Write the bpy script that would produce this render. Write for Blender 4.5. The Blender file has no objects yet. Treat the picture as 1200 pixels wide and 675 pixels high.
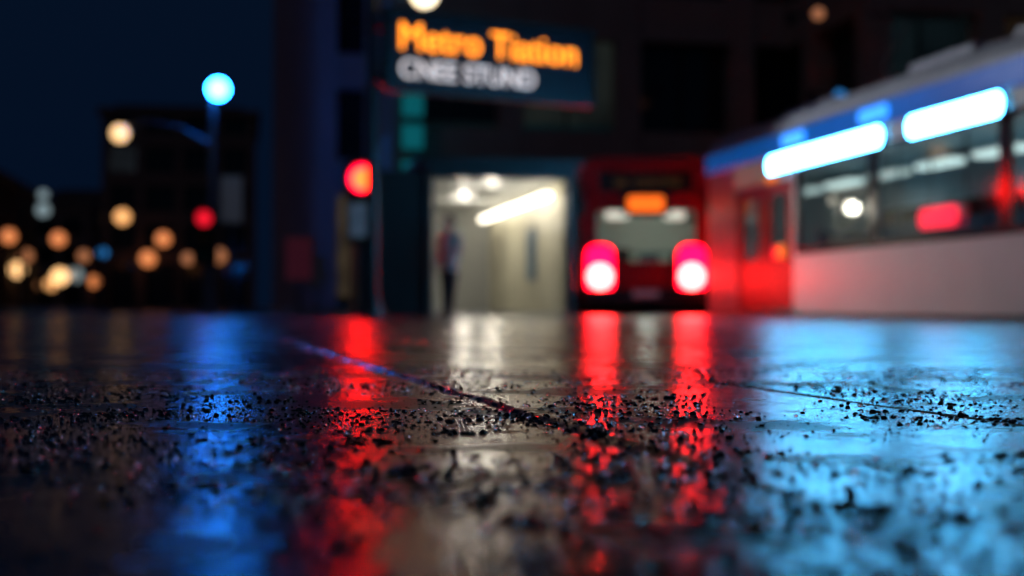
import bpy, bmesh, math, random
import numpy as np
from mathutils import Vector, Matrix, noise
random.seed(7); np.random.seed(7)
scene = bpy.context.scene
F=1667.0; HZ=361.0; CH=0.14
def PX(X,d): return (X-600.0)/F*d
def PZ(y,d): return CH+(HZ-y)/F*d

# ---------------------------------------------------------------- materials
def mat(name,col,rough=0.5,metal=0.0,em=None,es=0.0,var=0.15,scale=6.0,bump=0.0,spec=0.5):
    m=bpy.data.materials.new(name); m.use_nodes=True
    nt=m.node_tree; b=nt.nodes['Principled BSDF']
    tc=nt.nodes.new('ShaderNodeTexCoord'); n=nt.nodes.new('ShaderNodeTexNoise')
    n.inputs['Scale'].default_value=scale; n.inputs['Detail'].default_value=3
    nt.links.new(tc.outputs['Object'],n.inputs['Vector'])
    mx=nt.nodes.new('ShaderNodeMix'); mx.data_type='RGBA'
    nt.links.new(n.outputs['Fac'],mx.inputs['Factor'])
    mx.inputs['A'].default_value=(*[c*(1-var) for c in col],1)
    mx.inputs['B'].default_value=(*[min(1,c*(1+var)) for c in col],1)
    nt.links.new(mx.outputs['Result'],b.inputs['Base Color'])
    mr=nt.nodes.new('ShaderNodeMapRange')
    mr.inputs['To Min'].default_value=max(0.02,rough*0.8); mr.inputs['To Max'].default_value=min(1,rough*1.2)
    nt.links.new(n.outputs['Fac'],mr.inputs['Value']); nt.links.new(mr.outputs['Result'],b.inputs['Roughness'])
    b.inputs['Metallic'].default_value=metal
    b.inputs['Specular IOR Level'].default_value=spec
    if em:
        b.inputs['Emission Color'].default_value=(*em,1); b.inputs['Emission Strength'].default_value=es
    if bump>0:
        bp=nt.nodes.new('ShaderNodeBump'); bp.inputs['Strength'].default_value=bump; bp.inputs['Distance'].default_value=0.01
        nt.links.new(n.outputs['Fac'],bp.inputs['Height']); nt.links.new(bp.outputs['Normal'],b.inputs['Normal'])
    return m
def glass(name,tint):
    m=bpy.data.materials.new(name); m.use_nodes=True; nt=m.node_tree
    nt.nodes.clear()
    o=nt.nodes.new('ShaderNodeOutputMaterial'); t=nt.nodes.new('ShaderNodeBsdfTransparent'); g=nt.nodes.new('ShaderNodeBsdfGlossy')
    t.inputs['Color'].default_value=(*tint,1); g.inputs['Roughness'].default_value=0.05
    f=nt.nodes.new('ShaderNodeLayerWeight'); f.inputs['Blend'].default_value=.5
    p=nt.nodes.new('ShaderNodeMath'); p.operation='POWER'; p.inputs[1].default_value=4; nt.links.new(f.outputs['Facing'],p.inputs[0])
    q=nt.nodes.new('ShaderNodeMath'); q.operation='MULTIPLY_ADD'; q.inputs[1].default_value=.7; q.inputs[2].default_value=.04; nt.links.new(p.outputs[0],q.inputs[0])
    mx=nt.nodes.new('ShaderNodeMixShader')
    nt.links.new(q.outputs[0],mx.inputs['Fac']); nt.links.new(t.outputs[0],mx.inputs[1]); nt.links.new(g.outputs[0],mx.inputs[2])
    nt.links.new(mx.outputs[0],o.inputs['Surface']); return m

def window_mat(name,cw,chh,lit=0.12,cols=((0.9,0.55,0.25),(0.1,0.5,0.6)),es=0.15,seed=0.0):
    """dark glass; some rooms lit behind it, decided per window bay"""
    m=bpy.data.materials.new(name); m.use_nodes=True; nt=m.node_tree; b=nt.nodes['Principled BSDF']
    b.inputs['Base Color'].default_value=(0.012,0.015,0.02,1); b.inputs['Roughness'].default_value=0.08
    tc=nt.nodes.new('ShaderNodeTexCoord'); sp=nt.nodes.new('ShaderNodeSeparateXYZ'); nt.links.new(tc.outputs['Object'],sp.inputs[0])
    cb=nt.nodes.new('ShaderNodeCombineXYZ')
    def fl(out,size,off):
        a=nt.nodes.new('ShaderNodeMath'); a.operation='DIVIDE'; a.inputs[1].default_value=size; nt.links.new(out,a.inputs[0])
        f=nt.nodes.new('ShaderNodeMath'); f.operation='FLOOR'; nt.links.new(a.outputs[0],f.inputs[0])
        g=nt.nodes.new('ShaderNodeMath'); g.operation='ADD'; g.inputs[1].default_value=off; nt.links.new(f.outputs[0],g.inputs[0]); return g.outputs[0]
    nt.links.new(fl(sp.outputs['X'],cw,seed+0.5),cb.inputs['X']); nt.links.new(fl(sp.outputs['Y'],cw,seed+0.5),cb.inputs['Y']); nt.links.new(fl(sp.outputs['Z'],chh,0.5),cb.inputs['Z'])
    w=nt.nodes.new('ShaderNodeTexWhiteNoise'); nt.links.new(cb.outputs[0],w.inputs['Vector'])
    lt=nt.nodes.new('ShaderNodeMath'); lt.operation='LESS_THAN'; lt.inputs[1].default_value=lit; nt.links.new(w.outputs['Value'],lt.inputs[0])
    n=nt.nodes.new('ShaderNodeTexNoise'); n.inputs['Scale'].default_value=1.2; nt.links.new(tc.outputs['Object'],n.inputs['Vector'])
    ml=nt.nodes.new('ShaderNodeMath'); ml.operation='MULTIPLY'; nt.links.new(lt.outputs[0],ml.inputs[0]); nt.links.new(n.outputs['Fac'],ml.inputs[1])
    m2=nt.nodes.new('ShaderNodeMath'); m2.operation='MULTIPLY'; m2.inputs[1].default_value=es*2; nt.links.new(ml.outputs[0],m2.inputs[0])
    sc=nt.nodes.new('ShaderNodeSeparateColor'); nt.links.new(w.outputs['Color'],sc.inputs[0])
    mx=nt.nodes.new('ShaderNodeMix'); mx.data_type='RGBA'; mx.inputs['A'].default_value=(*cols[0],1); mx.inputs['B'].default_value=(*cols[1],1)
    nt.links.new(sc.outputs['Green'],mx.inputs['Factor'])
    nt.links.new(mx.outputs['Result'],b.inputs['Emission Color']); nt.links.new(m2.outputs[0],b.inputs['Emission Strength'])
    return m

# ---------------------------------------------------------------- geometry helpers
COL=scene.collection
def empty(name,loc=(0,0,0),rz=0.0):
    e=bpy.data.objects.new(name,None); e.location=loc; e.rotation_euler=(0,0,rz); e.empty_display_size=0.2; COL.objects.link(e); return e
def link(name,me,parent=None,m=None,loc=(0,0,0),rot=(0,0,0),smooth=False):
    o=bpy.data.objects.new(name,me); COL.objects.link(o); o.location=loc; o.rotation_euler=rot
    if parent: o.parent=parent
    if m:
        for k in (m if isinstance(m,(list,tuple)) else [m]): me.materials.append(k)
    if smooth:
        for p in me.polygons: p.use_smooth=True
    return o
def box(name,parent,c,s,m,bev=0.0,rot=(0,0,0),seg=2):
    bm=bmesh.new(); bmesh.ops.create_cube(bm,size=1.0); bmesh.ops.scale(bm,vec=s,verts=bm.verts)
    if bev>0: bmesh.ops.bevel(bm,geom=bm.edges[:],offset=bev,segments=seg,affect='EDGES',profile=0.5)
    me=bpy.data.meshes.new(name); bm.to_mesh(me); bm.free()
    return link(name,me,parent,m,c,rot,smooth=False)
def boxes(name,parent,lst,m,bev=0.0):
    bm=bmesh.new()
    for c,s in lst:
        r=bmesh.ops.create_cube(bm,size=1.0,matrix=Matrix.Translation(c)@Matrix.Diagonal((*s,1)))
    if bev>0: bmesh.ops.bevel(bm,geom=bm.edges[:],offset=bev,segments=1,affect='EDGES')
    me=bpy.data.meshes.new(name); bm.to_mesh(me); bm.free(); return link(name,me,parent,m)
def cyl(name,parent,p0,p1,r0,r1,m,seg=20):
    p0=Vector(p0);p1=Vector(p1); d=p1-p0
    bm=bmesh.new(); bmesh.ops.create_cone(bm,cap_ends=True,segments=seg,radius1=r0,radius2=r1,depth=d.length)
    q=d.to_track_quat('Z','Y').to_matrix().to_4x4()
    bmesh.ops.transform(bm,matrix=Matrix.Translation((p0+p1)/2)@q,verts=bm.verts)
    me=bpy.data.meshes.new(name); bm.to_mesh(me); bm.free(); return link(name,me,parent,m,smooth=False)
def sph(name,parent,c,r,m,sc=(1,1,1)):
    bm=bmesh.new(); bmesh.ops.create_uvsphere(bm,u_segments=24,v_segments=14,radius=r)
    bmesh.ops.scale(bm,vec=sc,verts=bm.verts)
    me=bpy.data.meshes.new(name); bm.to_mesh(me); bm.free(); return link(name,me,parent,m,c,smooth=True)
def circ(cx,cz,r,n=28): return [(cx+r*math.cos(6.28318*i/n),cz+r*math.sin(6.28318*i/n)) for i in range(n)]
def rrect(x0,z0,x1,z1,r,n=6):
    pts=[]
    for cx,cz,a in ((x1-r,z1-r,0),(x0+r,z1-r,90),(x0+r,z0+r,180),(x1-r,z0+r,270)):
        for i in range(n+1):
            t=math.radians(a+90*i/n); pts.append((cx+r*math.cos(t),cz+r*math.sin(t)))
    return pts
def plate(name,parent,outer,holes,th,m,axis='XZ',at=0.0,bev=0.0):
    cu=bpy.data.curves.new(name+'_c','CURVE'); cu.dimensions='2D'; cu.fill_mode='BOTH'; cu.extrude=th/2; cu.bevel_depth=bev
    for pts in [outer]+list(holes):
        s=cu.splines.new('POLY'); s.points.add(len(pts)-1)
        for i,(a,b) in enumerate(pts): s.points[i].co=(a,b,0,1)
        s.use_cyclic_u=True
    t=bpy.data.objects.new('t',cu); COL.objects.link(t)
    dg=bpy.context.evaluated_depsgraph_get(); me=bpy.data.meshes.new_from_object(t.evaluated_get(dg))
    bpy.data.objects.remove(t)
    me.name=name; me.materials.clear()
    me.transform(Matrix.Translation((0,at,0))@Matrix.Rotation(math.radians(90),4,'X'))
    return link(name,me,parent,m)
def extr(name,parent,prof,x0,x1,m,smooth=False):
    vs=[(x0,y,z) for y,z in prof]+[(x1,y,z) for y,z in prof]; n=len(prof)
    fs=[(i,(i+1)%n,n+(i+1)%n,n+i) for i in range(n)]+[tuple(range(n-1,-1,-1)),tuple(range(n,2*n))]
    me=bpy.data.meshes.new(name); me.from_pydata(vs,[],fs)
    bm=bmesh.new(); bm.from_mesh(me); bmesh.ops.recalc_face_normals(bm,faces=bm.faces); bm.to_mesh(me); bm.free()
    return link(name,me,parent,m)
def plight(name,parent,loc,col,power,r=0.15,spot=None):
    l=bpy.data.lights.new(name,'SPOT' if spot else 'POINT'); l.color=col; l.energy=power; l.shadow_soft_size=r
    o=bpy.data.objects.new(name,l); COL.objects.link(o); o.location=loc; o.parent=parent
    if spot:
        l.spot_size=math.radians(spot[1]); l.spot_blend=.5
        o.rotation_euler=Vector(spot[0]).to_track_quat('-Z','Y').to_euler()
    return o

M_dark=mat('dark_painted_metal',(0.02,0.021,0.024),0.4,0.3)
M_black=mat('black_rubber',(0.012,0.012,0.013),0.7)
M_grey=mat('grey_metal',(0.22,0.23,0.25),0.45,0.4)
M_pole=mat('galvanised_pole',(0.16,0.17,0.19),0.45,0.6)

# ================================================================ GROUND
ang=math.atan2(0.2288,0.9735)
cu_,su_=math.cos(ang),math.sin(ang)
def uv2xy(u,v): return (u*cu_-v*su_, u*su_+v*cu_)
def xy2uv(x,y): return (x*cu_+y*su_, -x*su_+y*cu_)
UA,UB=0.445,0.975
def grow(start,step,end,g=1.25):
    o=[];p=start;s=step
    while p<end: s*=g; p+=s; o.append(p)
    return o
us=list(np.arange(-0.9,2.4,0.007))
us=[-x for x in reversed(grow(0.9,0.008,900))]+us+grow(us[-1],0.008,900)
vs_=[];p=0.35
while p<7.0:
    vs_.append(p); p+=0.0055+0.0022*max(0,p-1.2)**1.5
vs_=[-x for x in reversed(grow(-0.35,0.01,60))]+vs_+grow(p,0.03,1400)
def groove(u,v,u0,w,dep,wob):
    c=u0+wob*noise.noise(Vector((u0*7,v*5,3)))+wob*.5*noise.noise(Vector((u0*3,v*22,1)))
    e=abs(u-c)/w
    return -dep*max(0,1-e**4) if e<1 else 0.0
def gheight(u,v):
    if not(-1.0<u<2.6 and 0.2<v<9): return 0.0
    fade=min(1,(u+1.0)/.2,(2.6-u)/.2,(v-.2)/.2,(9-v)/2)
    a=noise.noise(Vector((u*6,v*6,0)))*0.0008
    rgh=noise.noise(Vector((u*3.2+5,v*2.1,4)))+ (0.28 if u<UA else (-0.12 if u<UB else 0.10))
    rgh=min(1,max(0,rgh*1.6+0.15))
    b=noise.noise(Vector((u*34,v*34,9))); c=noise.noise(Vector((u*70,v*70,2)))
    z=a+rgh*(max(0,b-.1)*0.0022+max(0,c-.1)*0.0026)
    if UA<u<UB: z+=0.0012
    ga=min(1,max(0,(v-1.15)/.35))
    z+=groove(u,v,UA,0.011,0.008*ga,0.012)+groove(u,v,UB,0.009,0.010,0.002)
    if abs(u-UA)<0.05: z+=ga*0.0035*max(0,noise.noise(Vector((u*28,v*28,30))))*(1-abs(u-UA)/0.05)
    return z*fade
nu,nv=len(us),len(vs_)
verts=[]
for v in vs_:
    for u in us:
        x,y=uv2xy(u,v); verts.append((x,y,gheight(u,v)))
idx=np.arange(nu*nv).reshape(nv,nu)
faces=np.stack([idx[:-1,:-1],idx[:-1,1:],idx[1:,1:],idx[1:,:-1]],-1).reshape(-1,4)
me=bpy.data.meshes.new('ground'); me.from_pydata(verts,[],faces.tolist())
for p_ in me.polygons: p_.use_smooth=True
def ground_mat():
    m=bpy.data.materials.new('wet_asphalt'); m.use_nodes=True; nt=m.node_tree; b=nt.nodes['Principled BSDF']; L=nt.links.new
    geo=nt.nodes.new('ShaderNodeNewGeometry')
    def noi(s,d=3,r=.5,dist=0):
        n=nt.nodes.new('ShaderNodeTexNoise'); n.inputs['Scale'].default_value=s; n.inputs['Detail'].default_value=d; n.inputs['Roughness'].default_value=r; n.inputs['Distortion'].default_value=dist
        L(geo.outputs['Position'],n.inputs['Vector']); return n.outputs['Fac']
    def rng(o,a,b_,c,d):
        r=nt.nodes.new('ShaderNodeMapRange'); r.inputs[1].default_value=a; r.inputs[2].default_value=b_; r.inputs[3].default_value=c; r.inputs[4].default_value=d; r.interpolation_type='SMOOTHSTEP'
        L(o,r.inputs[0]); return r.outputs[0]
    def mth(op,a,b_):
        r=nt.nodes.new('ShaderNodeMath'); r.operation=op
        for i,k in enumerate((a,b_)):
            if isinstance(k,(int,float)): r.inputs[i].default_value=k
            else: L(k,r.inputs[i])
        return r.outputs[0]
    dry=rng(noi(3.3,4,.6),0.46,0.64,0,1)
    patch=rng(noi(14,3,.6),0.44,0.68,0,1)
    fine=noi(300,2,.6)
    vor=nt.nodes.new('ShaderNodeTexVoronoi'); vor.inputs['Scale'].default_value=170; L(geo.outputs['Position'],vor.inputs['Vector'])
    mixd=mth('MAXIMUM',dry,mth('MULTIPLY',patch,0.5))
    L(rng(mixd,0,1,0.20,0.32),b.inputs['Roughness'])
    cr=nt.nodes.new('ShaderNodeMix'); cr.data_type='RGBA'; cr.inputs['A'].default_value=(0.006,0.007,0.010,1); cr.inputs['B'].default_value=(0.016,0.018,0.025,1)
    L(fine,cr.inputs['Factor']); L(cr.outputs['Result'],b.inputs['Base Color'])
    b.inputs['IOR'].default_value=1.75; b.inputs['Specular IOR Level'].default_value=0.85
    hgt=mth('ADD',mth('MULTIPLY',fine,0.6),mth('MULTIPLY',vor.outputs['Distance'],0.9))
    hgt=mth('MULTIPLY',hgt,rng(mixd,0,1,0.25,0.8))
    hgt=mth('ADD',hgt,mth('MULTIPLY',noi(60,2),0.2))
    bp=nt.nodes.new('ShaderNodeBump'); bp.inputs['Strength'].default_value=0.55; bp.inputs['Distance'].default_value=0.0017
    L(hgt,bp.inputs['Height']); L(bp.outputs['Normal'],b.inputs['Normal'])
    return m
M_ground=ground_mat()
ground=link('ground',me,None,M_ground)

def ico(sub):
    bm=bmesh.new(); bmesh.ops.create_icosphere(bm,subdivisions=sub,radius=1.0)
    v=np.array([x.co[:] for x in bm.verts]); f=np.array([[y.index for y in x.verts] for x in bm.faces]); bm.free(); return v,f
def scatter(name,items,sub,mats,jit,flat,smooth):
    bv,bf=ico(sub); V=[];Fc=[];o=0;MI=[]
    for (x,y,r) in items:
        u,v=xy2uv(x,y); z=gheight(u,v)
        k=bv*(1+jit*(np.random.rand(len(bv),1)-.5)*2)
        k=k*np.array([1,random.uniform(.6,1.0),random.uniform(*flat)])*r
        a=random.uniform(0,6.28); R=np.array([[math.cos(a),-math.sin(a),0],[math.sin(a),math.cos(a),0],[0,0,1]])
        tl=random.uniform(-.3,.3) if jit>0 else 0; R=R@np.array([[math.cos(tl),0,-math.sin(tl)],[0,1,0],[math.sin(tl),0,math.cos(tl)]])
        V.append(k@R.T+np.array([x,y,z+r*flat[0]*0.35])); Fc.append(bf+o); o+=len(bv); MI+= [random.randrange(len(mats))]*len(bf)
    me=bpy.data.meshes.new(name); me.from_pydata(np.concatenate(V).tolist(),[],np.concatenate(Fc).tolist())
    ob=link(name,me,None,mats)
    me.polygons.foreach_set('material_index',MI)
    if smooth:
        for p in me.polygons: p.use_smooth=True
    return ob
items=[]
def dens(x,y):
    u,v=xy2uv(x,y)
    a=noise.noise(Vector((x*2.3+2,y*1.5,7)))+0.6*noise.noise(Vector((x*7,y*5,7)))
    base=0.30 if u<UA else (0.02 if u<UB else 0.03)
    return a+base+(0.40*math.exp(-((u-UA)/.03)**2) if v>1.3 else 0)
tries=0
while len(items)<3600 and tries<300000:
    tries+=1
    y=0.7+3.6*random.random()**1.1; x=random.uniform(-.42,.42)*y*1.15
    if dens(x,y)<0.12+random.random()*.5: continue
    r=0.0009+0.0018*random.random()**2
    if random.random()<0.03: r=random.uniform(.003,.0055)
    if y<1.3 and random.random()<.6: continue
    items.append((x,y,r))
for (X,Y,w,n) in ((480,556,.036,34),(1000,596,.03,28),(620,612,.026,22),(850,604,.02,12),(40,548,.04,30),(545,508,.028,18),(425,520,.022,14),(515,472,.035,30),(610,492,.04,32),(690,508,.03,24),(740,520,.025,16),
                  (1020,491,.02,14),(1170,493,.03,25),(140,488,.08,45),(45,470,.08,40),(240,466,.06,30),(320,470,.05,30),(1110,610,.026,14),(395,640,.025,12),(560,585,.02,10)):
    d=CH*F/(Y-HZ); cx=PX(X,d)
    for i in range(n):
        q=random.gauss(0,.5); items.append((cx+w*q, d+w*1.5*random.gauss(0,.5), random.uniform(.0015,.0055)))
M_grit=mat('wet_grit',(0.012,0.012,0.014),0.2,0,var=.5,scale=90,bump=.4,spec=.8)
gravel=scatter('gravel',items,1,[M_grit],.28,(.45,.8),False)
dr=[]
while len(dr)<7500:
    y=0.6+2.7*random.random(); x=random.uniform(-.4,.4)*y*1.1
    if noise.noise(Vector((x*4,y*3,50)))+.35<random.random()*.7: continue
    dr.append((x,y,random.uniform(.0012,.0030)+(.0025*random.random() if random.random()<.3 else 0)))
M_drop=mat('water_drop_clear',(0.95,0.97,1.0),0.04,0,var=.02)
_b=M_drop.node_tree.nodes['Principled BSDF']; _b.inputs['Transmission Weight'].default_value=1.0; _b.inputs['IOR'].default_value=1.33
M_drop2=mat('water_drop_over_asphalt',(0.008,0.010,0.014),0.07,0,var=.1,spec=1.0)
scatter('water_droplets',dr,2,[M_drop,M_drop2,M_drop2],0,(.5,.85),True)

# ================================================================ STREET FURTHER OFF
rz=math.atan2(0.188,1.0)
M_pave=mat('concrete_paving',(0.11,0.105,0.10),0.35,var=.3,scale=3,bump=.3)
M_kerb=mat('kerb_stone',(0.20,0.20,0.19),0.4,var=.25,scale=5,bump=.2)
M_paint=mat('road_paint',(0.7,0.7,0.68),0.4,var=.2,scale=8)
pv=empty('pavement',(-6.6,43,0),rz)
box('slabs',pv,(45,40,.055),(89.6,90,.11),M_pave); box('kerb_front',pv,(45,-5.15,.06),(90,.3,.12),M_kerb,.02); box('kerb_side',pv,(-.05,40,.06),(.3,90,.12),M_kerb,.02)
e=empty('road_marking',(-9.5,44,0),rz)
for i in range(9): box('dash_%d'%i,e,(0,i*8,.004),(.15,3,.004),M_paint)
pv2=empty('pavement',(-16,60,0),rz)
box('slabs',pv2,(-30,30,.055),(59.7,120,.11),M_pave); box('kerb_side',pv2,(0,30,.06),(.3,120,.12),M_kerb,.02)

# ================================================================ BUILDINGS
def building(name,loc,rot,W,D,H,mwall,bay,floor,mwin,base=4.2,cornice=True,seedoff=0):
    e=empty(name,loc,rot)
    box('core',e,(W/2,D/2,H/2),(W-1.2,D-1.2,H-.3),mwin)
    nf=int((H-base)/floor)
    L=[];nb=max(1,round(W/bay)); bw=W/nb
    for i in range(nb+1): L.append(((min(max(i*bw,.35),W-.35),.3,H/2),(.62,.62,H)))
    nd=max(1,round(D/bay)); bd=D/nd
    for i in range(1,nd+1):
        yy=min(i*bd,D-.35)
        L.append(((.3,yy,H/2),(.62,.62,H))); L.append(((W-.3,yy,H/2),(.62,.62,H)))
    boxes('piers',e,L,mwall)
    S=[]
    for j in range(nf+1):
        z=base+j*floor
        S.append(((W/2,.33,z),(W-.1,.5,floor*.33))); S.append(((.33,D/2,z),(.5,D-.8,floor*.33))); S.append(((W-.33,D/2,z),(.5,D-.8,floor*.33)))
    boxes('spandrels',e,S,mwall)
    mu=[]
    for j in range(nf):
        z=base+(j+.5)*floor
        for i in range(nb): mu.append((((i+.5)*bw,.53,z),(.07,.08,floor*.67)))
        for i in range(nd): mu.append(((.53,(i+.5)*bd,z),(.08,.07,floor*.67)))
    if mu: boxes('mullions',e,mu,M_dark)
    if cornice: box('cornice',e,(W/2,D/2,H+.15),(W+.7,D+.7,.5),mwall,.05)
    box('roof',e,(W/2,D/2,H+.6),(W-2,D-2,.4),M_dark)
    return e
M_w1=mat('dark_stone',(0.28,0.20,0.25),0.7,var=.25,scale=1.5,bump=.2)
M_w2=mat('brown_stone',(0.30,0.20,0.17),0.7,var=.25,scale=1.5,bump=.2)
M_w3=mat('brown_brick',(0.32,0.20,0.15),0.75,var=.3,scale=2,bump=.2)
M_w4=mat('sooty_brick',(0.13,0.095,0.085),0.75,var=.3,scale=2,bump=.2)  # brick colour darkened so the far walls look unlit
Wn1=window_mat('office_glass',3.0,3.4,.05,es=.05,seed=3)
Wn2=window_mat('office_glass_b',3.4,3.6,.22,((0.4,.30,.2),(0.03,.35,.4)),es=.03,seed=11)
Wn3=window_mat('office_glass_c',3.2,3.5,.2,((0.6,.3,.1),(0.05,.3,.4)),es=.04,seed=20)
Wn4=window_mat('city_glass',3.0,3.2,.10,((0.9,.5,.2),(0.3,.4,.5)),es=.02,seed=31)
building('office_tower',(-6.2,45,0.11),rz,16,70,62,M_w1,3.0,3.4,Wn1)
building('office_block',(-3.1,36.2,0),rz,12.6,8,46,M_w2,3.4,3.6,Wn2)
building('brick_building',(8.2,33.0,0),rz,26,14,38,M_w3,3.2,3.5,Wn3)
building('apartment_building',(PX(118,112),112,0),rz,12.0,18,15.6,M_w4,3.0,3.1,Wn4)
building('apartment_building',(PX(-40,150),150,0),rz,12.5,14,11,M_w4,3.0,3.1,Wn4)
building('apartment_building',(PX(-180,95),95,0),rz,8.0,30,10,M_w4,3.0,3.1,Wn4)
building('apartment_building',(PX(60,210),210,0),rz,26,14,17,M_w4,3.0,3.1,Wn4)

MT=mat('teal_lit_glass',(0.02,0.1,0.1),.2,em=(0.01,0.42,0.5),es=.2)
ob=empty('stair_window',(PX(483,35.9),35.9,0),rz)
for i,y in enumerate((122,160,203)):
    z=PZ(y,35.9); box('pane_%d'%i,ob,(0,0,z),(.55,.06,.62),MT,.01); boxes('frame_%d'%i,ob,[((0,-.03,z+.34),(.67,.1,.06)),((0,-.03,z-.34),(.67,.1,.06)),((-.305,-.03,z),(.06,.1,.62)),((.305,-.03,z),(.06,.1,.62))],M_dark)

# ================================================================ STATION ENTRANCE
M_clad=mat('dark_cladding',(0.03,0.032,0.036),.35,.3,scale=3)
M_inwall=mat('cream_wall_panel',(0.66,0.62,0.48),.45,var=.08,scale=3)
M_inwall2=mat('grey_wall_panel',(0.34,0.35,0.35),.5,var=.1,scale=3)
M_tube=mat('warm_strip_light',(.9,.9,.8),.4,em=(1,.90,.70),es=4.5)
st=empty('station_entrance',(PX(674,26.5),26.5,0),rz)
W=2.8;D=8.6;Hh=2.8
box('right_wall',st,(-.06,D/2,Hh/2),(.12,D,Hh),M_clad,.01)
box('right_lining',st,(-.145,D/2+.1,1.27),(.04,D-.25,2.5),M_inwall)
boxes('panel_joints',st,[((-.168,1+i*1.2,1.27),(.012,.025,2.5)) for i in range(6)],M_grey)
box('back_wall',st,(-W/2,D-.1,1.27),(W-.32,.08,2.5),M_inwall2)
box('left_wall',st,(-W+.06,D/2,Hh/2),(.12,D,Hh),M_clad,.01)
box('left_lining',st,(-W+.145,D/2+.1,1.27),(.04,D-.25,2.5),M_inwall2)
box('ceiling',st,(-W/2,D/2+.1,2.56),(W-.24,D-.2,.05),M_inwall2)
box('floor_slab',st,(-W/2,D/2,.02),(W-.25,D-.2,.04),M_kerb)
box('roof',st,(-W/2,D/2,Hh+.03),(W+.3,D+.3,.14),M_clad,.02)
box('fascia',st,(-W/2,-.05,2.66),(W+.02,.12,.26),M_clad,.015)
for i in range(8): box('strip_light_%d'%i,st,(-.40,.9+i*.98,2.28),(.18,.66,.12),M_tube,.03)
boxes('light_hangers',st,[((-.40,.9+i*.98,2.435),(.03,.03,.19)) for i in range(8)],M_grey)
box('poster',st,(-.185,3.2,1.25),(.02,.75,1.0),mat('blue_poster',(0.05,0.16,0.3),.4,var=.6,scale=5),.003)
box('poster_frame',st,(-.178,3.2,1.25),(.02,.85,1.1),M_grey,.003)
box('annex',st,(-W-.62,1.3,1.33),(1.18,2.4,2.66),M_clad,.02)
boxes('annex_ribs',st,[((-W-.1-i*.2,.085,1.33),(.03,.03,2.5)) for i in range(6)],M_dark)
plight('ceiling_lamp',st,(-1.3,1.6,2.2),(1,.92,.75),34,.1); plight('ceiling_lamp_b',st,(-1.3,5.2,2.2),(1,.92,.75),44,.1)

# ================================================================ STATION SIGN ON MAST
dL,dR=22.0,23.56
pL=Vector((PX(452,dL-.1),dL-.1,0)); pR=Vector((PX(690,dR+.2),dR+.2,0)); sv=(pR-pL); LN=sv.length; srz=math.atan2(sv.y,sv.x)
sg=empty('station_sign',pL,srz)
M_board=mat('navy_sign_panel',(0.005,0.006,0.012),.4,em=(0.004,0.01,0.035),es=.06)
box('board',sg,(LN/2,0,4.13),(LN,.16,1.16),M_board,.03)
boxes('board_frame',sg,[((LN/2,-.01,4.74),(LN+.08,.2,.06)),((LN/2,-.01,3.52),(LN+.08,.2,.06)),((-.02,-.01,4.13),(.05,.2,1.16)),((LN+.02,-.01,4.13),(.05,.2,1.16))],M_dark)
cyl('mast',sg,(-.18,.1,0),(-.18,.1,5.3),.1,.07,M_dark); cyl('mast_foot',sg,(-.18,.1,0),(-.18,.1,.25),.2,.13,M_dark)
cyl('upper_arm',sg,(-.18,.1,4.95),(1.0,.1,5.02),.04,.03,M_dark); boxes('arm_clamps',sg,[((-.1,.1,4.5),(.2,.12,.1)),((-.1,.1,3.7),(.2,.12,.1)),((.7,.1,4.88),(.05,.05,.24))],M_dark)
M_or=mat('orange_led_text',(.9,.4,.05),.4,em=(1,.25,.012),es=3.0); M_wh=mat('white_led_text',(.9,.9,.9),.4,em=(1,.84,.78),es=.85)
def text(name,parent,s,loc,size,width,m,off=.014,rot=(math.radians(90),0,0)):
    c=bpy.data.curves.new(name,'FONT'); c.body=s; c.size=size; c.extrude=.012; c.offset=off; c.align_x='LEFT'
    t=bpy.data.objects.new('t',c); COL.objects.link(t); dg=bpy.context.evaluated_depsgraph_get(); me=bpy.data.meshes.new_from_object(t.evaluated_get(dg)); bpy.data.objects.remove(t)
    xs=[v.co.x for v in me.vertices]; x0,x1=min(xs),max(xs); k=width/(x1-x0)
    for v in me.vertices: v.co.x=(v.co.x-x0)*k
    me.materials.clear(); return link(name,me,parent,m,loc,rot)
text('name_text',sg,'Metro Tiation',(.2,-.1,4.15),.60,LN*.865,M_or,.0)
text('line_text',sg,'CNEE STUND',(.2,-.1,3.71),.42,LN*.65,M_wh,.0)
M_globe=mat('lamp_globe_white',(.9,.9,.85),.3,em=(1,.80,.50),es=3)
sph('mast_lamp',sg,(.66,.0,5.07),.22,M_globe)
cyl('flood_bracket',sg,(-.18,.1,5.25),(-.05,-.1,5.35),.03,.03,M_dark); box('floodlight',sg,(-.03,-.12,5.4),(.22,.2,.16),M_dark,.02,rot=(0,0,-.6))  # invented fixture, holds the fill spot for the tram side
invR=Matrix.Rotation(-srz,3,'Z')
plight('floodlight_beam',sg,(.05,-.25,5.38),(.85,.93,1),1000,.06,spot=(invR@Vector((7.4,-2.2,-4.0)),62))  # added fill light aimed at the tram side

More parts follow.
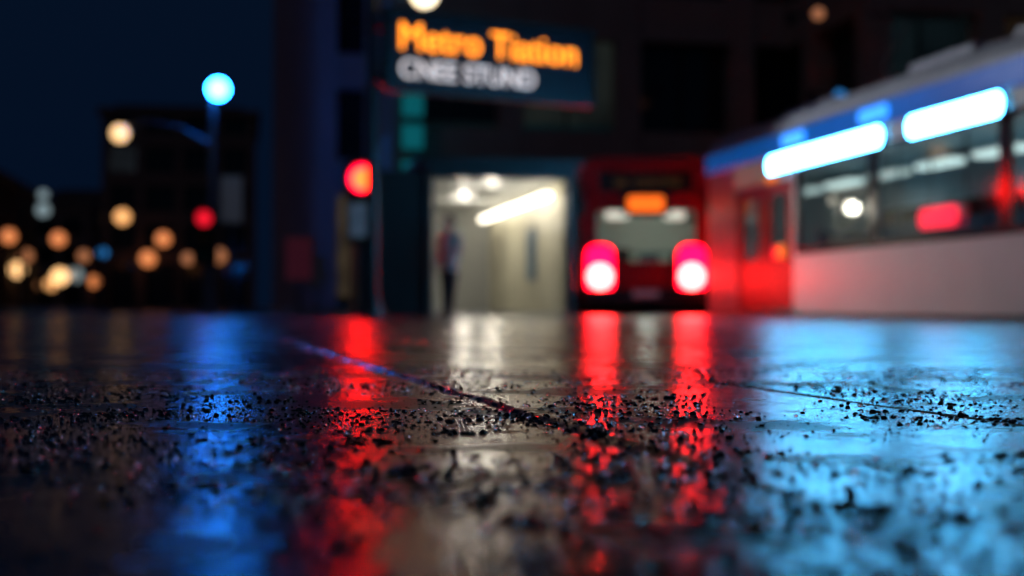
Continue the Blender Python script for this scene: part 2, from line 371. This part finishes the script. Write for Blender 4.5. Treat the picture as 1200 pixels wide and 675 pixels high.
# ================================================================ TRAFFIC LIGHTS
M_red=mat('red_signal_core',(.5,.02,.01),.3,em=(1,.0058,.0010),es=85)
M_ring=mat('red_signal_halo_lens',(.5,.0,.03),.3,em=(1,.0,.03),es=8)  # added glow for the red halo, also tints the ground reflection
M_red2=mat('red_signal_dim',(.5,.02,.01),.3,em=(1,.01,.03),es=1.0)
M_off1=mat('amber_lens_unlit',(.12,.06,.01),.2); M_off2=mat('green_lens_unlit',(.01,.08,.04),.2)
M_box=mat('light_grey_cabinet',(.45,.45,.47),.5,em=(.4,.4,.45),es=.04)  # faint glow put into the paint to brighten the cabinet
def traffic_light(X,y,d,mr,r=.16,rot=0.0,ring=None):
    e=empty('traffic_light',(PX(X,d),d,0),rot); z=PZ(y,d)
    cyl('pole',e,(0,.16,0),(0,.16,z+.2),.075,.06,M_pole); cyl('base',e,(0,.16,0),(0,.16,.12),.17,.15,M_pole)
    plate('housing',e,rrect(-.30,z-1.18,.30,z+.34,.09),[],.22,M_dark,at=0,bev=.01)
    for i,(mm) in enumerate((mr,M_off1,M_off2)):
        zc=z-i*.47
        bm=bmesh.new(); bmesh.ops.create_uvsphere(bm,u_segments=24,v_segments=12,radius=r); bmesh.ops.scale(bm,vec=(1,.3,1),verts=bm.verts)
        me=bpy.data.meshes.new('lens'); bm.to_mesh(me); bm.free(); link('lens_%d'%i,me,e,mm,(0,-.125,zc),smooth=True)
        if i==0 and ring: plate('lens_rim',e,circ(0,zc,r+.05),[circ(0,zc,r-.01)],.03,ring,at=-.135)  # glowing ring added around the lit lens
        n=14;vv=[];ff=[];q=r+(.055 if (i==0 and ring) else .012)
        for k in range(n+1):
            a=math.radians(-10+200*k/n)
            for rr in (q,q+.012):
                vv+= [(rr*math.cos(a),-.12,rr*math.sin(a)),(rr*math.cos(a),-.12-.2*(.45+.55*max(0,math.sin(a))),rr*math.sin(a))]
        for k in range(n):
            b=k*4; ff+=[(b,b+1,b+5,b+4),(b+2,b+6,b+7,b+3),(b+1,b+3,b+7,b+5)]
        me=bpy.data.meshes.new('visor'); me.from_pydata(vv,[],ff); link('visor_%d'%i,me,e,M_dark,(0,0,zc))
    return e,z
e,z=traffic_light(426,210,26,M_red,.20,ring=M_ring)
box('push_button_cabinet',e,(0.0,-.17,z-.76),(.50,.14,.62),M_box,.03)
e,z=traffic_light(240,256,37,M_red2,.2)

def sign_post(X,y0,y1,w,d,m,name='traffic_sign'):
    e=empty(name,(PX(X,d),d,0),.1); z0,z1=PZ(y1,d),PZ(y0,d)
    cyl('post',e,(0,.05,0),(0,.05,z1),.04,.04,M_pole); plate('panel',e,rrect(-w/2,z0,w/2,z1,.05),[],.03,m,at=-.01)
    plate('border',e,rrect(-w/2,z0,w/2,z1,.05),[rrect(-w/2+.04,z0+.04,w/2-.04,z1-.04,.03)],.01,M_grey,at=-.034)
sign_post(350,276,330,.62,30,mat('magenta_sign_face',(.35,.10,.16),.5,em=(.5,.06,.12),es=.04))
sign_post(271,205,262,.62,37.6,mat('pale_sign_face',(.4,.42,.45),.5,em=(.35,.4,.5),es=.03))
sign_post(372,300,338,.4,33,mat('grey_sign_face',(.3,.3,.33),.5))

# ================================================================ STREET LAMPS
def lamp_mat(name,c,s): return mat(name,(.8,.8,.8),.3,em=c,es=s)
M_blue=lamp_mat('blue_white_lamp',(.012,.22,1.0),85); M_warm=lamp_mat('warm_lamp',(1,.60,.26),1.7)
sl=empty('street_lamp',(PX(248,38),38,0))
zb=PZ(105,38)
cyl('base',sl,(0,0,0),(0,0,.6),.17,.13,M_pole); cyl('pole',sl,(0,0,.5),(0,0,zb-.15),.12,.07,M_pole)
cyl('lamp_neck',sl,(0,0,zb-.2),(.16,-.02,zb),.05,.05,M_pole); sph('lamp_head',sl,(.17,-.05,zb+.02),.27,M_blue)
bz=PZ(170,38)
xa=PX(178,38)-PX(248,38); xb=PX(140,38)-PX(248,38)
cyl('side_arm_a',sl,(0,0,bz),(xa*.5,0,PZ(150,38)),.05,.04,M_pole); cyl('side_arm_b',sl,(xa*.5,0,PZ(150,38)),(xa,0,PZ(141,38)),.04,.035,M_pole); cyl('side_arm_c',sl,(xa,0,PZ(141,38)),(xb,0,PZ(147,38)),.035,.03,M_pole)
sph('side_lamp_head',sl,(xb,-.02,PZ(156,38)),.24,M_warm)

LC={'w':lamp_mat('lamp_amber_bright',(1,.55,.22),2.0),'o':lamp_mat('lamp_orange_dim',(1,.30,.09),.9),'g':lamp_mat('lamp_grey_dim',(.55,.75,.8),.35),'c':lamp_mat('lamp_cyan',(.03,.5,.8),2.2),'d':lamp_mat('lamp_brown_dim',(1,.36,.14),.4),'y':lamp_mat('lamp_yellow',(1,.46,.15),1.3),'b':lamp_mat('lamp_blue',(.02,.25,.7),.8)}
def far_lamp(X,y,H,k,rp=6.5):
    d=(H-CH)*F/(HZ-y); r=rp/F*d*1.15
    e=empty('street_lamp',(PX(X,d)+.0,d,0))
    s=1 if random.random()<.5 else -1
    cyl('pole',e,(s*1.0,0,0),(s*1.0,0,H+.3),.09,.06,M_dark,10); cyl('arm',e,(s*1.0,0,H+.25),(0,0,H+r*.9),.05,.04,M_dark,8); sph('lamp_head',e,(0,0,H),r,LC[k]); cyl('base',e,(s*1.0,0,0),(s*1.0,0,.5),.15,.12,M_dark,10)
for a in ((143,254,4.5,'y',8),(68,280,4.5,'o',7.5),(10,277,4.5,'o',7.5),(20,316,3.2,'w',8),(52,338,2.4,'y',7),(70,324,3.0,'w',8.5),(60,333,2.7,'y',7),(88,322,3.2,'g',7.5),(150,318,3.2,'y',8),(173,303,4.0,'o',8),(191,280,4.5,'o',7.5),(256,300,4.0,'d',8),(211,322,3.0,'c',9),(50,246,5,'g',7),(50,228,5.5,'g',5),(120,296,4,'b',5),(98,300,4,'d',6),(228,325,3,'d',6),(172,322,3.2,'o',7),(30,300,4,'d',7),(196,338,2.5,'b',5),(110,330,3,'o',6),(5,335,2.6,'o',6),(36,334,2.6,'d',7),(128,338,2.4,'d',6),(160,340,2.3,'o',5),(220,303,3.6,'d',6),(84,342,2.2,'o',5),(240,338,2.4,'d',5)):
    far_lamp(*a)
for X,y,d,k in ((960,15,31.5,'d'),(985,112,32.0,'b')):
    e=empty('wall_lamp',(PX(X,d),d,PZ(y,d)),rz); sph('globe',e,(0,0,0),.13,LC[k]); cyl('bracket',e,(0,0,.12),(0,1.6,.22),.03,.03,M_dark); box('wall_plate',e,(0,1.65,.22),(.2,.06,.3),M_dark,.01)

# ================================================================ RED BUS
M_busred=mat('red_bus_paint',(.45,.010,.015),.25,var=.1,scale=2)
M_glass=glass('clear_glass',(.8,.86,.87))
M_lit=mat('bus_interior',(.50,.55,.50),.6)
M_tail=mat('tail_lamp_red',(.5,.01,.02),.25,em=(1,.0006,.015),es=15)
M_core=mat('head_lamp_core',(.9,.7,.5),.25,em=(1,.016,.015),es=115)
db=27.6; bw=2.52; bh=PZ(184,db)
bus=empty('red_bus',(PX(757,db),db,0),math.radians(-6.5))
hw=bw/2; BL=11.0
plate('front_frame',bus,rrect(-hw,.22,hw,bh,.30),[rrect(-.98,1.02,.98,2.06,.10),rrect(-.93,2.38,.93,2.82,.08)],.16,M_busred,at=.08,bev=.02)
for s,nm in ((-1,'left'),(1,'right')):
    holes=[rrect(.7+i*1.55,1.1,.7+i*1.55+1.4,2.15,.08) for i in range(6)]
    o=plate(nm+'_side',bus,rrect(.0,.3,BL,2.78,.05),holes,.06,M_busred,at=0); o.rotation_euler=(0,0,math.radians(90)); o.location=(s*(hw-.035),.17,0)
    box(nm+'_side_glass',bus,(s*(hw-.05),.17+BL/2,1.62),(.012,BL-.6,1.15),M_glass)
rp=[(-hw+.005,2.77),(-hw+.03,2.85),(-hw+.15,2.95),(-hw+.38,bh-.01),(hw-.38,bh-.01),(hw-.15,2.95),(hw-.03,2.85),(hw-.005,2.77)]
vs=[(x,.17,z) for x,z in rp]+[(x,BL+.1,z) for x,z in rp]; n=len(rp)
me=bpy.data.meshes.new('roof_shell'); me.from_pydata(vs,[],[(i,i+1,n+i+1,n+i) for i in range(n-1)]+[(0,n,2*n-1,n-1)]); link('roof_shell',me,bus,M_busred)
box('rear_wall',bus,(0,BL+.12,1.55),(bw-.05,.1,2.5),M_busred,.02); box('floor',bus,(0,BL/2+.2,.42),(bw-.2,BL-.2,.1),M_dark)
box('windscreen',bus,(0,.10,1.54),(1.97,.015,1.05),M_glass); box('destination_glass',bus,(0,.12,2.6),(1.9,.05,.46),M_black)
M_dest=mat('orange_display',(.6,.2,.02),.4,em=(1,.15,.01),es=1.4)
box('display_housing',bus,(.0,-.02,2.16),(.9,.10,.46),M_dark,.03)
plate('route_display',bus,rrect(-.35,2.01,.35,2.31,.06),[],.03,M_dest,at=-.09)
text('destination_text',bus,'28  CENTRE',(-.62,.088,2.52),.2,1.3,mat('dim_led',(.2,.1,.02),.4,em=(.8,.35,.08),es=.06),.0)
for s in (-1,1):
    plate('lamp_cluster_red',bus,rrect(s*.885-.27,.42,s*.885+.27,1.36,.2),[],.05,M_tail,at=-.045)
    bm=bmesh.new(); bmesh.ops.create_uvsphere(bm,u_segments=24,v_segments=12,radius=.24); bmesh.ops.scale(bm,vec=(1,.35,1),verts=bm.verts)
    me=bpy.data.meshes.new('lamp'); bm.to_mesh(me); bm.free(); link('round_lamp',me,bus,M_core,(s*.885,-.08,PZ(324,db)),smooth=True)
    plate('lamp_bezel',bus,rrect(s*.885-.30,.38,s*.885+.30,1.40,.22),[rrect(s*.885-.27,.42,s*.885+.27,1.36,.2)],.16,M_dark,at=-.09)
    cyl('mirror_arm',bus,(s*(hw-.1),0,2.5),(s*(hw+.0),-.25,2.35),.02,.02,M_dark); box('mirror',bus,(s*(hw-.02),-.28,2.1),(.16,.1,.4),M_dark,.04)
    for yy in (2.3,8.4):
        cyl('wheel',bus,(s*(hw-.32),yy,.48),(s*(hw-.03),yy,.48),.48,.48,M_black,28); cyl('hub',bus,(s*(hw-.03),yy,.48),(s*(hw+.0),yy,.48),.24,.2,M_grey)
box('bumper',bus,(0,-.04,.36),(bw-.1,.2,.32),M_dark,.06); box('number_plate',bus,(0,-.155,.42),(.5,.02,.12),M_box,.005)
boxes('wipers',bus,[((-.4,.04,1.2),(.7,.02,.03)),((.4,.04,1.2),(.7,.02,.03))],M_black)
box('inner_partition',bus,(0,3.6,1.5),(2.3,.05,2.0),M_lit); box('inner_ceiling',bus,(0,3.3,2.3),(2.3,5.5,.05),M_lit)
M_cab=mat('cabin_light_face',(.9,.9,.8),.4,em=(1,.93,.76),es=1.2)
for i,(x,y) in enumerate(((-.6,.6),(.55,.8),(-.6,2.2),(.55,2.4))): box('cabin_light_%d'%i,bus,(x,y,1.98 if i<2 else 2.1),(.42,.5,.12),M_cab,.03)
boxes('cabin_light_hangers',bus,[((-.6,.6,2.16),(.03,.03,.26)),((.55,.8,2.16),(.03,.03,.26)),((-.6,2.2,2.22),(.03,.03,.14)),((.55,2.4,2.22),(.03,.03,.14))],M_grey)
plight('cabin_glow',bus,(0,1.8,2.1),(.9,1,.85),28,.1)
for i in range(3): box('seat_%d'%i,bus,(-.7+i*.7,3.0,.95),(.45,.12,.75),mat('seat_cloth_%d'%i,(.05,.08,.12),.8),.05)
box('driver_seat',bus,(-.6,1.2,.9),(.5,.15,.9),M_dark,.06); cyl('steering_wheel',bus,(-.6,.62,1.08),(-.6,.68,1.12),.22,.22,M_black)

# ================================================================ LONG TRAM
tr=empty('tram',(3.75,26,0),math.atan2(-.9828,.1848))
M_twhite=mat('tram_pale_grey',(.60,.60,.58),.35,var=.08,scale=2)
M_troof=mat('tram_roof_grey',(.30,.31,.35),.45,var=.15,scale=2)
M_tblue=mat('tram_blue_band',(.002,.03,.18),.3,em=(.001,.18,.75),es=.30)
M_tdark=mat('tram_window_surround',(.02,.022,.026),.15)
M_tred=mat('tram_door_red',(.17,.002,.006),.4,em=(.6,.004,.010),es=.08)  # faint glow put into the door paint so the red shows
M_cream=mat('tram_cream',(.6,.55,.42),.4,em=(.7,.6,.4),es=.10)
M_led=mat('cool_light_panel',(.9,.95,1),.3,em=(.075,.52,1.0),es=42)
M_ledb=mat('blue_marker_light',(.2,.5,1),.3,em=(.01,.26,1.0),es=1.6)
S0,S1=-.5,19.0; TW=2.6
wins=[(3.98,6.5),(6.68,9.95),(10.15,12.4)]; doors=[(1.02,3.66),(12.7,15.3)]; wins2=[(15.6,18.2)]
holes=[[(a,.12),(b,.12),(b,2.2),(a,2.2)] for a,b in doors]+[rrect(a,1.04,b,2.34,.09) for a,b in wins+wins2]
plate('side_panel',tr,[(S0,.05),(S1,.05),(S1,2.62),(S0,2.62)],holes,.06,M_twhite,at=.03)
hb=[rrect(a+.03,1.07,b-.03,2.31,.09) for a,b in wins+wins2]
plate('window_band_a',tr,[(3.80,.98),(12.55,.98),(12.55,2.38),(3.80,2.38)],hb[:3],.012,M_tdark,at=-.009)
for i,(a,b) in enumerate(wins+wins2): box('window_glass_%d'%i,tr,((a+b)/2,.03,1.69),(b-a,.01,1.29),M_glass)
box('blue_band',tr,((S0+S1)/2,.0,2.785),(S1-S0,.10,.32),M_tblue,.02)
box('band_trim',tr,((S0+S1)/2,.01,2.965),(S1-S0,.1,.03),M_grey)
for i,X in enumerate((935,1030)):
    k=(X-600)/F; d=8.638/(k+.188); s=(26-d)*1.0175; plate('blue_marker_%d'%i,tr,rrect(s-.45,2.69,s+.45,2.88,.08),[],.03,M_ledb,at=-.075)
for i,(a,b) in enumerate(((2.75,7.0),(7.75,10.1),(11.0,13.5))):
    plate('light_panel_%d'%i,tr,rrect(a,2.33,b,2.60,.12),[],.05,M_led,at=-.045)
    plate('light_panel_rim_%d'%i,tr,rrect(a-.03,2.30,b+.03,2.615,.14),[rrect(a,2.33,b,2.60,.12)],.06,M_dark,at=-.04)
rf=[(-.0,2.98),(.05,3.12),(.22,3.27),(.6,3.34),(TW-.6,3.34),(TW-.22,3.27),(TW-.05,3.12),(TW,2.98)]
extr('roof',tr,rf,S0,S1,M_troof)
for a,b,h in ((1.5,3.5,.2),(6.2,8.0,.24),(9.0,11.0,.22),(13,15,.25)): box('roof_unit',tr,((a+b)/2,1.3,3.34+h/2),(b-a,1.2,h),M_troof,.06)
boxes('roof_ribs',tr,[((x,.65,3.35),(.05,.4,.04)) for x in np.arange(0,19,1.0)],M_grey)
cyl('pantograph_lower',tr,(5.0,1.3,3.3),(4.2,1.3,3.9),.03,.03,M_dark); cyl('pantograph_upper',tr,(4.2,1.3,3.9),(5.1,1.3,4.5),.025,.025,M_dark); cyl('pantograph_bow',tr,(5.1,.6,4.5),(5.1,2.0,4.5),.03,.03,M_dark)
for j,(a,b) in enumerate(doors):
    mid=(a+b)/2
    for i,(p,q) in enumerate(((a+.03,mid-.015),(mid+.015,b-.03))):
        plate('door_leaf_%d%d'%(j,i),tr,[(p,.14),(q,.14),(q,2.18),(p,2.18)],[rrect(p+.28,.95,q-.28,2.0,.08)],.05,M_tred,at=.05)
        box('door_glass_%d%d'%(j,i),tr,((p+q)/2,.05,1.48),(q-p-.5,.012,1.1),M_glass)
        cyl('door_handle_%d%d'%(j,i),tr,((q-.1 if i==0 else p+.1),-.02,1.0),((q-.1 if i==0 else p+.1),-.02,1.5),.018,.018,M_grey)
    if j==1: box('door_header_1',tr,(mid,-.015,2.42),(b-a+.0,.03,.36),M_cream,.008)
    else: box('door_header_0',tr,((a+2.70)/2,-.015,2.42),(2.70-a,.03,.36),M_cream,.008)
    box('door_step_%d'%j,tr,(mid,-.02,.09),(b-a,.12,.05),M_grey,.01)
M_amb=mat('amber_indicator',(.6,.2,.02),.3,em=(1,.2,.01),es=1.0)
plate('door_indicator',tr,rrect(2.6,2.2,3.0,2.32,.05),[],.03,M_amb,at=-.03)
box('door_button',tr,(3.15,.0,1.05),(.2,.05,.22),M_amb,.03)
plate('off_side_panel',tr,[(S0,.05),(S1,.05),(S1,2.98),(S0,2.98)],[rrect(a+.3,1.15,b-.3,1.85,.09) for a,b in [(1,3.6)]+wins+wins2],.06,M_twhite,at=TW-.03)
ew=plate('end_wall',tr,rrect(-TW+.06,.05,-.06,2.98,.05),[],.06,M_twhite,at=0); ew.rotation_euler=(0,0,math.radians(-90)); ew.location=(S0+.03,0,0)
box('nose',tr,(S1+.35,TW/2,1.0),(.8,TW-.1,1.7),M_twhite,.25); box('nose_windscreen',tr,(S1+.2,TW/2,2.2),(.5,TW-.2,1.0),M_tdark,.2)
box('underframe',tr,((S0+S1)/2,TW/2,.12),(S1-S0-.3,TW-.3,.14),M_dark); box('tram_floor',tr,((S0+S1)/2,TW/2,.36),(S1-S0-.2,TW-.14,.06),M_dark)
M_tin=mat('tram_interior_lining',(.26,.34,.38),.5); box('tram_ceiling',tr,((S0+S1)/2,TW/2,2.56),(S1-S0-.2,TW-.14,.05),M_tin)
boxes('inner_wall_lining',tr,[((9.2,TW-.09,2.2),(19,.02,.64))]+[((x,TW-.09,1.2),(.62,.02,1.3)) for x in (.7,3.8,6.6,10.05,12.55,15.4)],M_tin)
ML=[mat('saloon_light_m%d'%i,(.9,.95,.9),.3,em=(.8,.95,.9),es=v) for i,v in enumerate((.9,1.5,2.8))]
for i in range(11):
    box('saloon_light_%d'%i,tr,(.6+i*1.7,1.45,2.24),(1.1,.28,.08),random.choice(ML),.03)
boxes('light_trunking',tr,[((.6+i*1.7,1.45,2.41),(.06,.06,.25)) for i in range(11)],M_grey)
M_seat=mat('seat_blue_cloth',(.04,.09,.16),.8)
for i in range(8):
    x=4.3+i*1.0+(3.4 if i>5 else 0)
    for yy in (.55,2.05): box('seat_back',tr,(x,yy,.95),(.1,.8,.7),M_seat,.04); box('seat_base',tr,(x+.25,yy,.62),(.42,.8,.1),M_seat,.03)
    cyl('grab_pole',tr,(x,1.0,.4),(x,1.0,2.5),.018,.018,M_grey,10)
plate('red_sign',tr,rrect(8.0,1.14,9.0,1.40,.12),[],.03,mat('red_pill_sign',(.5,.01,.03),.3,em=(1,.01,.05),es=1.3),at=-.03)  # glowing pill stands in for a red tail lamp's reflection
for i in range(3): plight('saloon_lamp_%d'%i,tr,(3.2+i*3.2,1.9,1.2),(.5,.85,1),20,.04)  # bare point lights added at seat height to brighten the lining
for s in (.5,2.1): box('wheel_set',tr,(5,s,.16),(.9,.1,.3),M_black,.04)
rl=empty('tram_rails',(3.75,26,0),math.atan2(-.9828,.1848))
for y in (.55,1.98): box('rail',rl,(-10,y,.006),(60,.07,.012),M_grey)

# ================================================================ PERSON
def skin(name,parent,vs,es,rad,mats,assign,root=0,sub=2):
    me=bpy.data.meshes.new(name); me.from_pydata(vs,es,[]); o=bpy.data.objects.new('t',me); COL.objects.link(o)
    o.modifiers.new('s','SKIN'); sk=me.skin_vertices[0].data
    for i,r in enumerate(rad):
        sk[i].radius=(r if isinstance(r,tuple) else (r,r)); sk[i].use_root=(i==root)
    ms=o.modifiers.new('ss','SUBSURF'); ms.levels=sub; ms.render_levels=sub
    dg=bpy.context.evaluated_depsgraph_get(); m2=bpy.data.meshes.new_from_object(o.evaluated_get(dg)); bpy.data.objects.remove(o)
    m2.materials.clear()
    for mm in mats: m2.materials.append(mm)
    for p in m2.polygons: p.use_smooth=True; p.material_index=assign(p.center)
    return link(name,m2,parent)
pe=empty('person',(PX(526,25.2),25.2,0),math.radians(-35))
M_skin=mat('skin',(.5,.32,.25),.5); M_jack=mat('pink_beige_coat',(.75,.5,.45),.8,bump=.2,scale=20); M_trou=mat('dark_trousers',(.02,.022,.03),.8); M_hair=mat('brown_hair',(.03,.018,.012),.6); M_shoe=mat('shoe',(.015,.015,.015),.4)
V=[(0,0,.95),(0,0,1.12),(0,0,1.32),(0,0,1.45),(0,-.01,1.53),
   (-.09,0,.88),(-.10,.02,.50),(-.11,.06,.09),(-.115,-.08,.04),(.09,0,.88),(.11,-.06,.50),(.12,-.10,.09),(.12,-.24,.04),
   (-.19,0,1.40),(-.24,.03,1.13),(-.23,-.08,.90),(.19,0,1.40),(.25,.0,1.14),(.20,-.20,1.02)]
E=[(0,1),(1,2),(2,3),(3,4),(0,5),(5,6),(6,7),(7,8),(0,9),(9,10),(10,11),(11,12),(3,13),(13,14),(14,15),(3,16),(16,17),(17,18)]
R=[(.18,.13),(.165,.12),(.18,.13),(.10,.08),.055,(.11,.11),.075,.05,.045,(.11,.11),.075,.05,.045,.08,.06,.045,.08,.06,.045]
skin('body',pe,V,E,R,[M_jack,M_trou,M_shoe,M_skin],lambda c:(2 if c.z<.1 else 1 if c.z<.80 else 3 if (c.z>1.49) else 0))
sph('head',pe,(0,-.01,1.65),.105,M_skin,(.82,.95,1.18)); sph('hair',pe,(0,.02,1.685),.108,M_hair,(.88,.95,1.08))
sph('nose',pe,(0,-.115,1.635),.016,M_skin,(.8,1,1.3)); box('mouth',pe,(0,-.098,1.59),(.045,.008,.01),mat('lips',(.4,.1,.1),.5),.003)
for s in (-1,1): sph('eye',pe,(s*.033,-.095,1.66),.012,M_trou); sph('ear',pe,(s*.088,0,1.64),.025,M_skin,(.4,.7,1.2))
for (hx,hy,hz,dx,dy,dz) in ((-.23,-.09,.88,0,-.15,-1),(.195,-.22,1.01,-.1,-.9,-.3)):
    d=Vector((dx,dy,dz)).normalized(); side=d.cross(Vector((1,0,0)) if abs(d.z)>.7 else Vector((0,0,1))).normalized()
    h=Vector((hx,hy,hz)); vs=[h,h+d*.08];es=[(0,1)];rr=[(.03,.018),(.036,.016)]
    for k in range(4):
        o=side*(k-1.5)*.019; L=(.07,.08,.075,.058)[k]; b=len(vs)
        vs+=[h+d*.08+o,h+d*(.08+L*.5)+o,h+d*(.08+L)+o+Vector((0,.012,-.008))]; es+=[(1,b),(b,b+1),(b+1,b+2)]; rr+=[.0095,.009,.007]
    b=len(vs); vs+=[h+d*.03+side*-.04,h+d*.075+side*-.058]; es+=[(0,b),(b,b+1)]; rr+=[.011,.009]
    skin('hand',pe,[tuple(v) for v in vs],es,rr,[M_skin],lambda c:0,sub=1)

# ================================================================ SKY, DIM SUN, CAMERA
w=bpy.data.worlds.new('World'); scene.world=w; w.use_nodes=True; nt=w.node_tree; bg=nt.nodes['Background']
sk=nt.nodes.new('ShaderNodeTexSky'); sk.sky_type='NISHITA'; sk.sun_disc=False; sk.sun_elevation=math.radians(-4); sk.sun_rotation=math.radians(200)
mx=nt.nodes.new('ShaderNodeMix'); mx.data_type='RGBA'; mx.blend_type='MULTIPLY'; mx.inputs['Factor'].default_value=1; mx.inputs['B'].default_value=(.35,.7,1.0,1)
ad=nt.nodes.new('ShaderNodeMix'); ad.data_type='RGBA'; ad.blend_type='ADD'; ad.inputs['Factor'].default_value=1; ad.inputs['B'].default_value=(.014,.062,.20,1)  # city skyglow
nt.links.new(sk.outputs[0],mx.inputs['A']); nt.links.new(mx.outputs['Result'],ad.inputs['A']); nt.links.new(ad.outputs['Result'],bg.inputs['Color']); bg.inputs['Strength'].default_value=0.08
sl_=bpy.data.lights.new('sun','SUN'); sl_.energy=0.05; sl_.angle=math.radians(10); sl_.color=(.85,.75,1)
so=bpy.data.objects.new('sun',sl_); COL.objects.link(so); so.rotation_euler=(math.radians(55),0,math.radians(-30))
cam=bpy.data.cameras.new('camera'); co=bpy.data.objects.new('camera',cam); COL.objects.link(co); scene.camera=co
co.location=(0,0,CH); co.rotation_euler=(math.radians(90)+math.atan(23.5/F),0,0)
cam.lens=50; cam.sensor_width=36; cam.clip_end=3000; cam.clip_start=.02
cam.dof.use_dof=True; cam.dof.focus_distance=1.9; cam.dof.aperture_fstop=2.6
scene.view_settings.view_transform='Standard'; scene.view_settings.look='None'; scene.view_settings.exposure=0
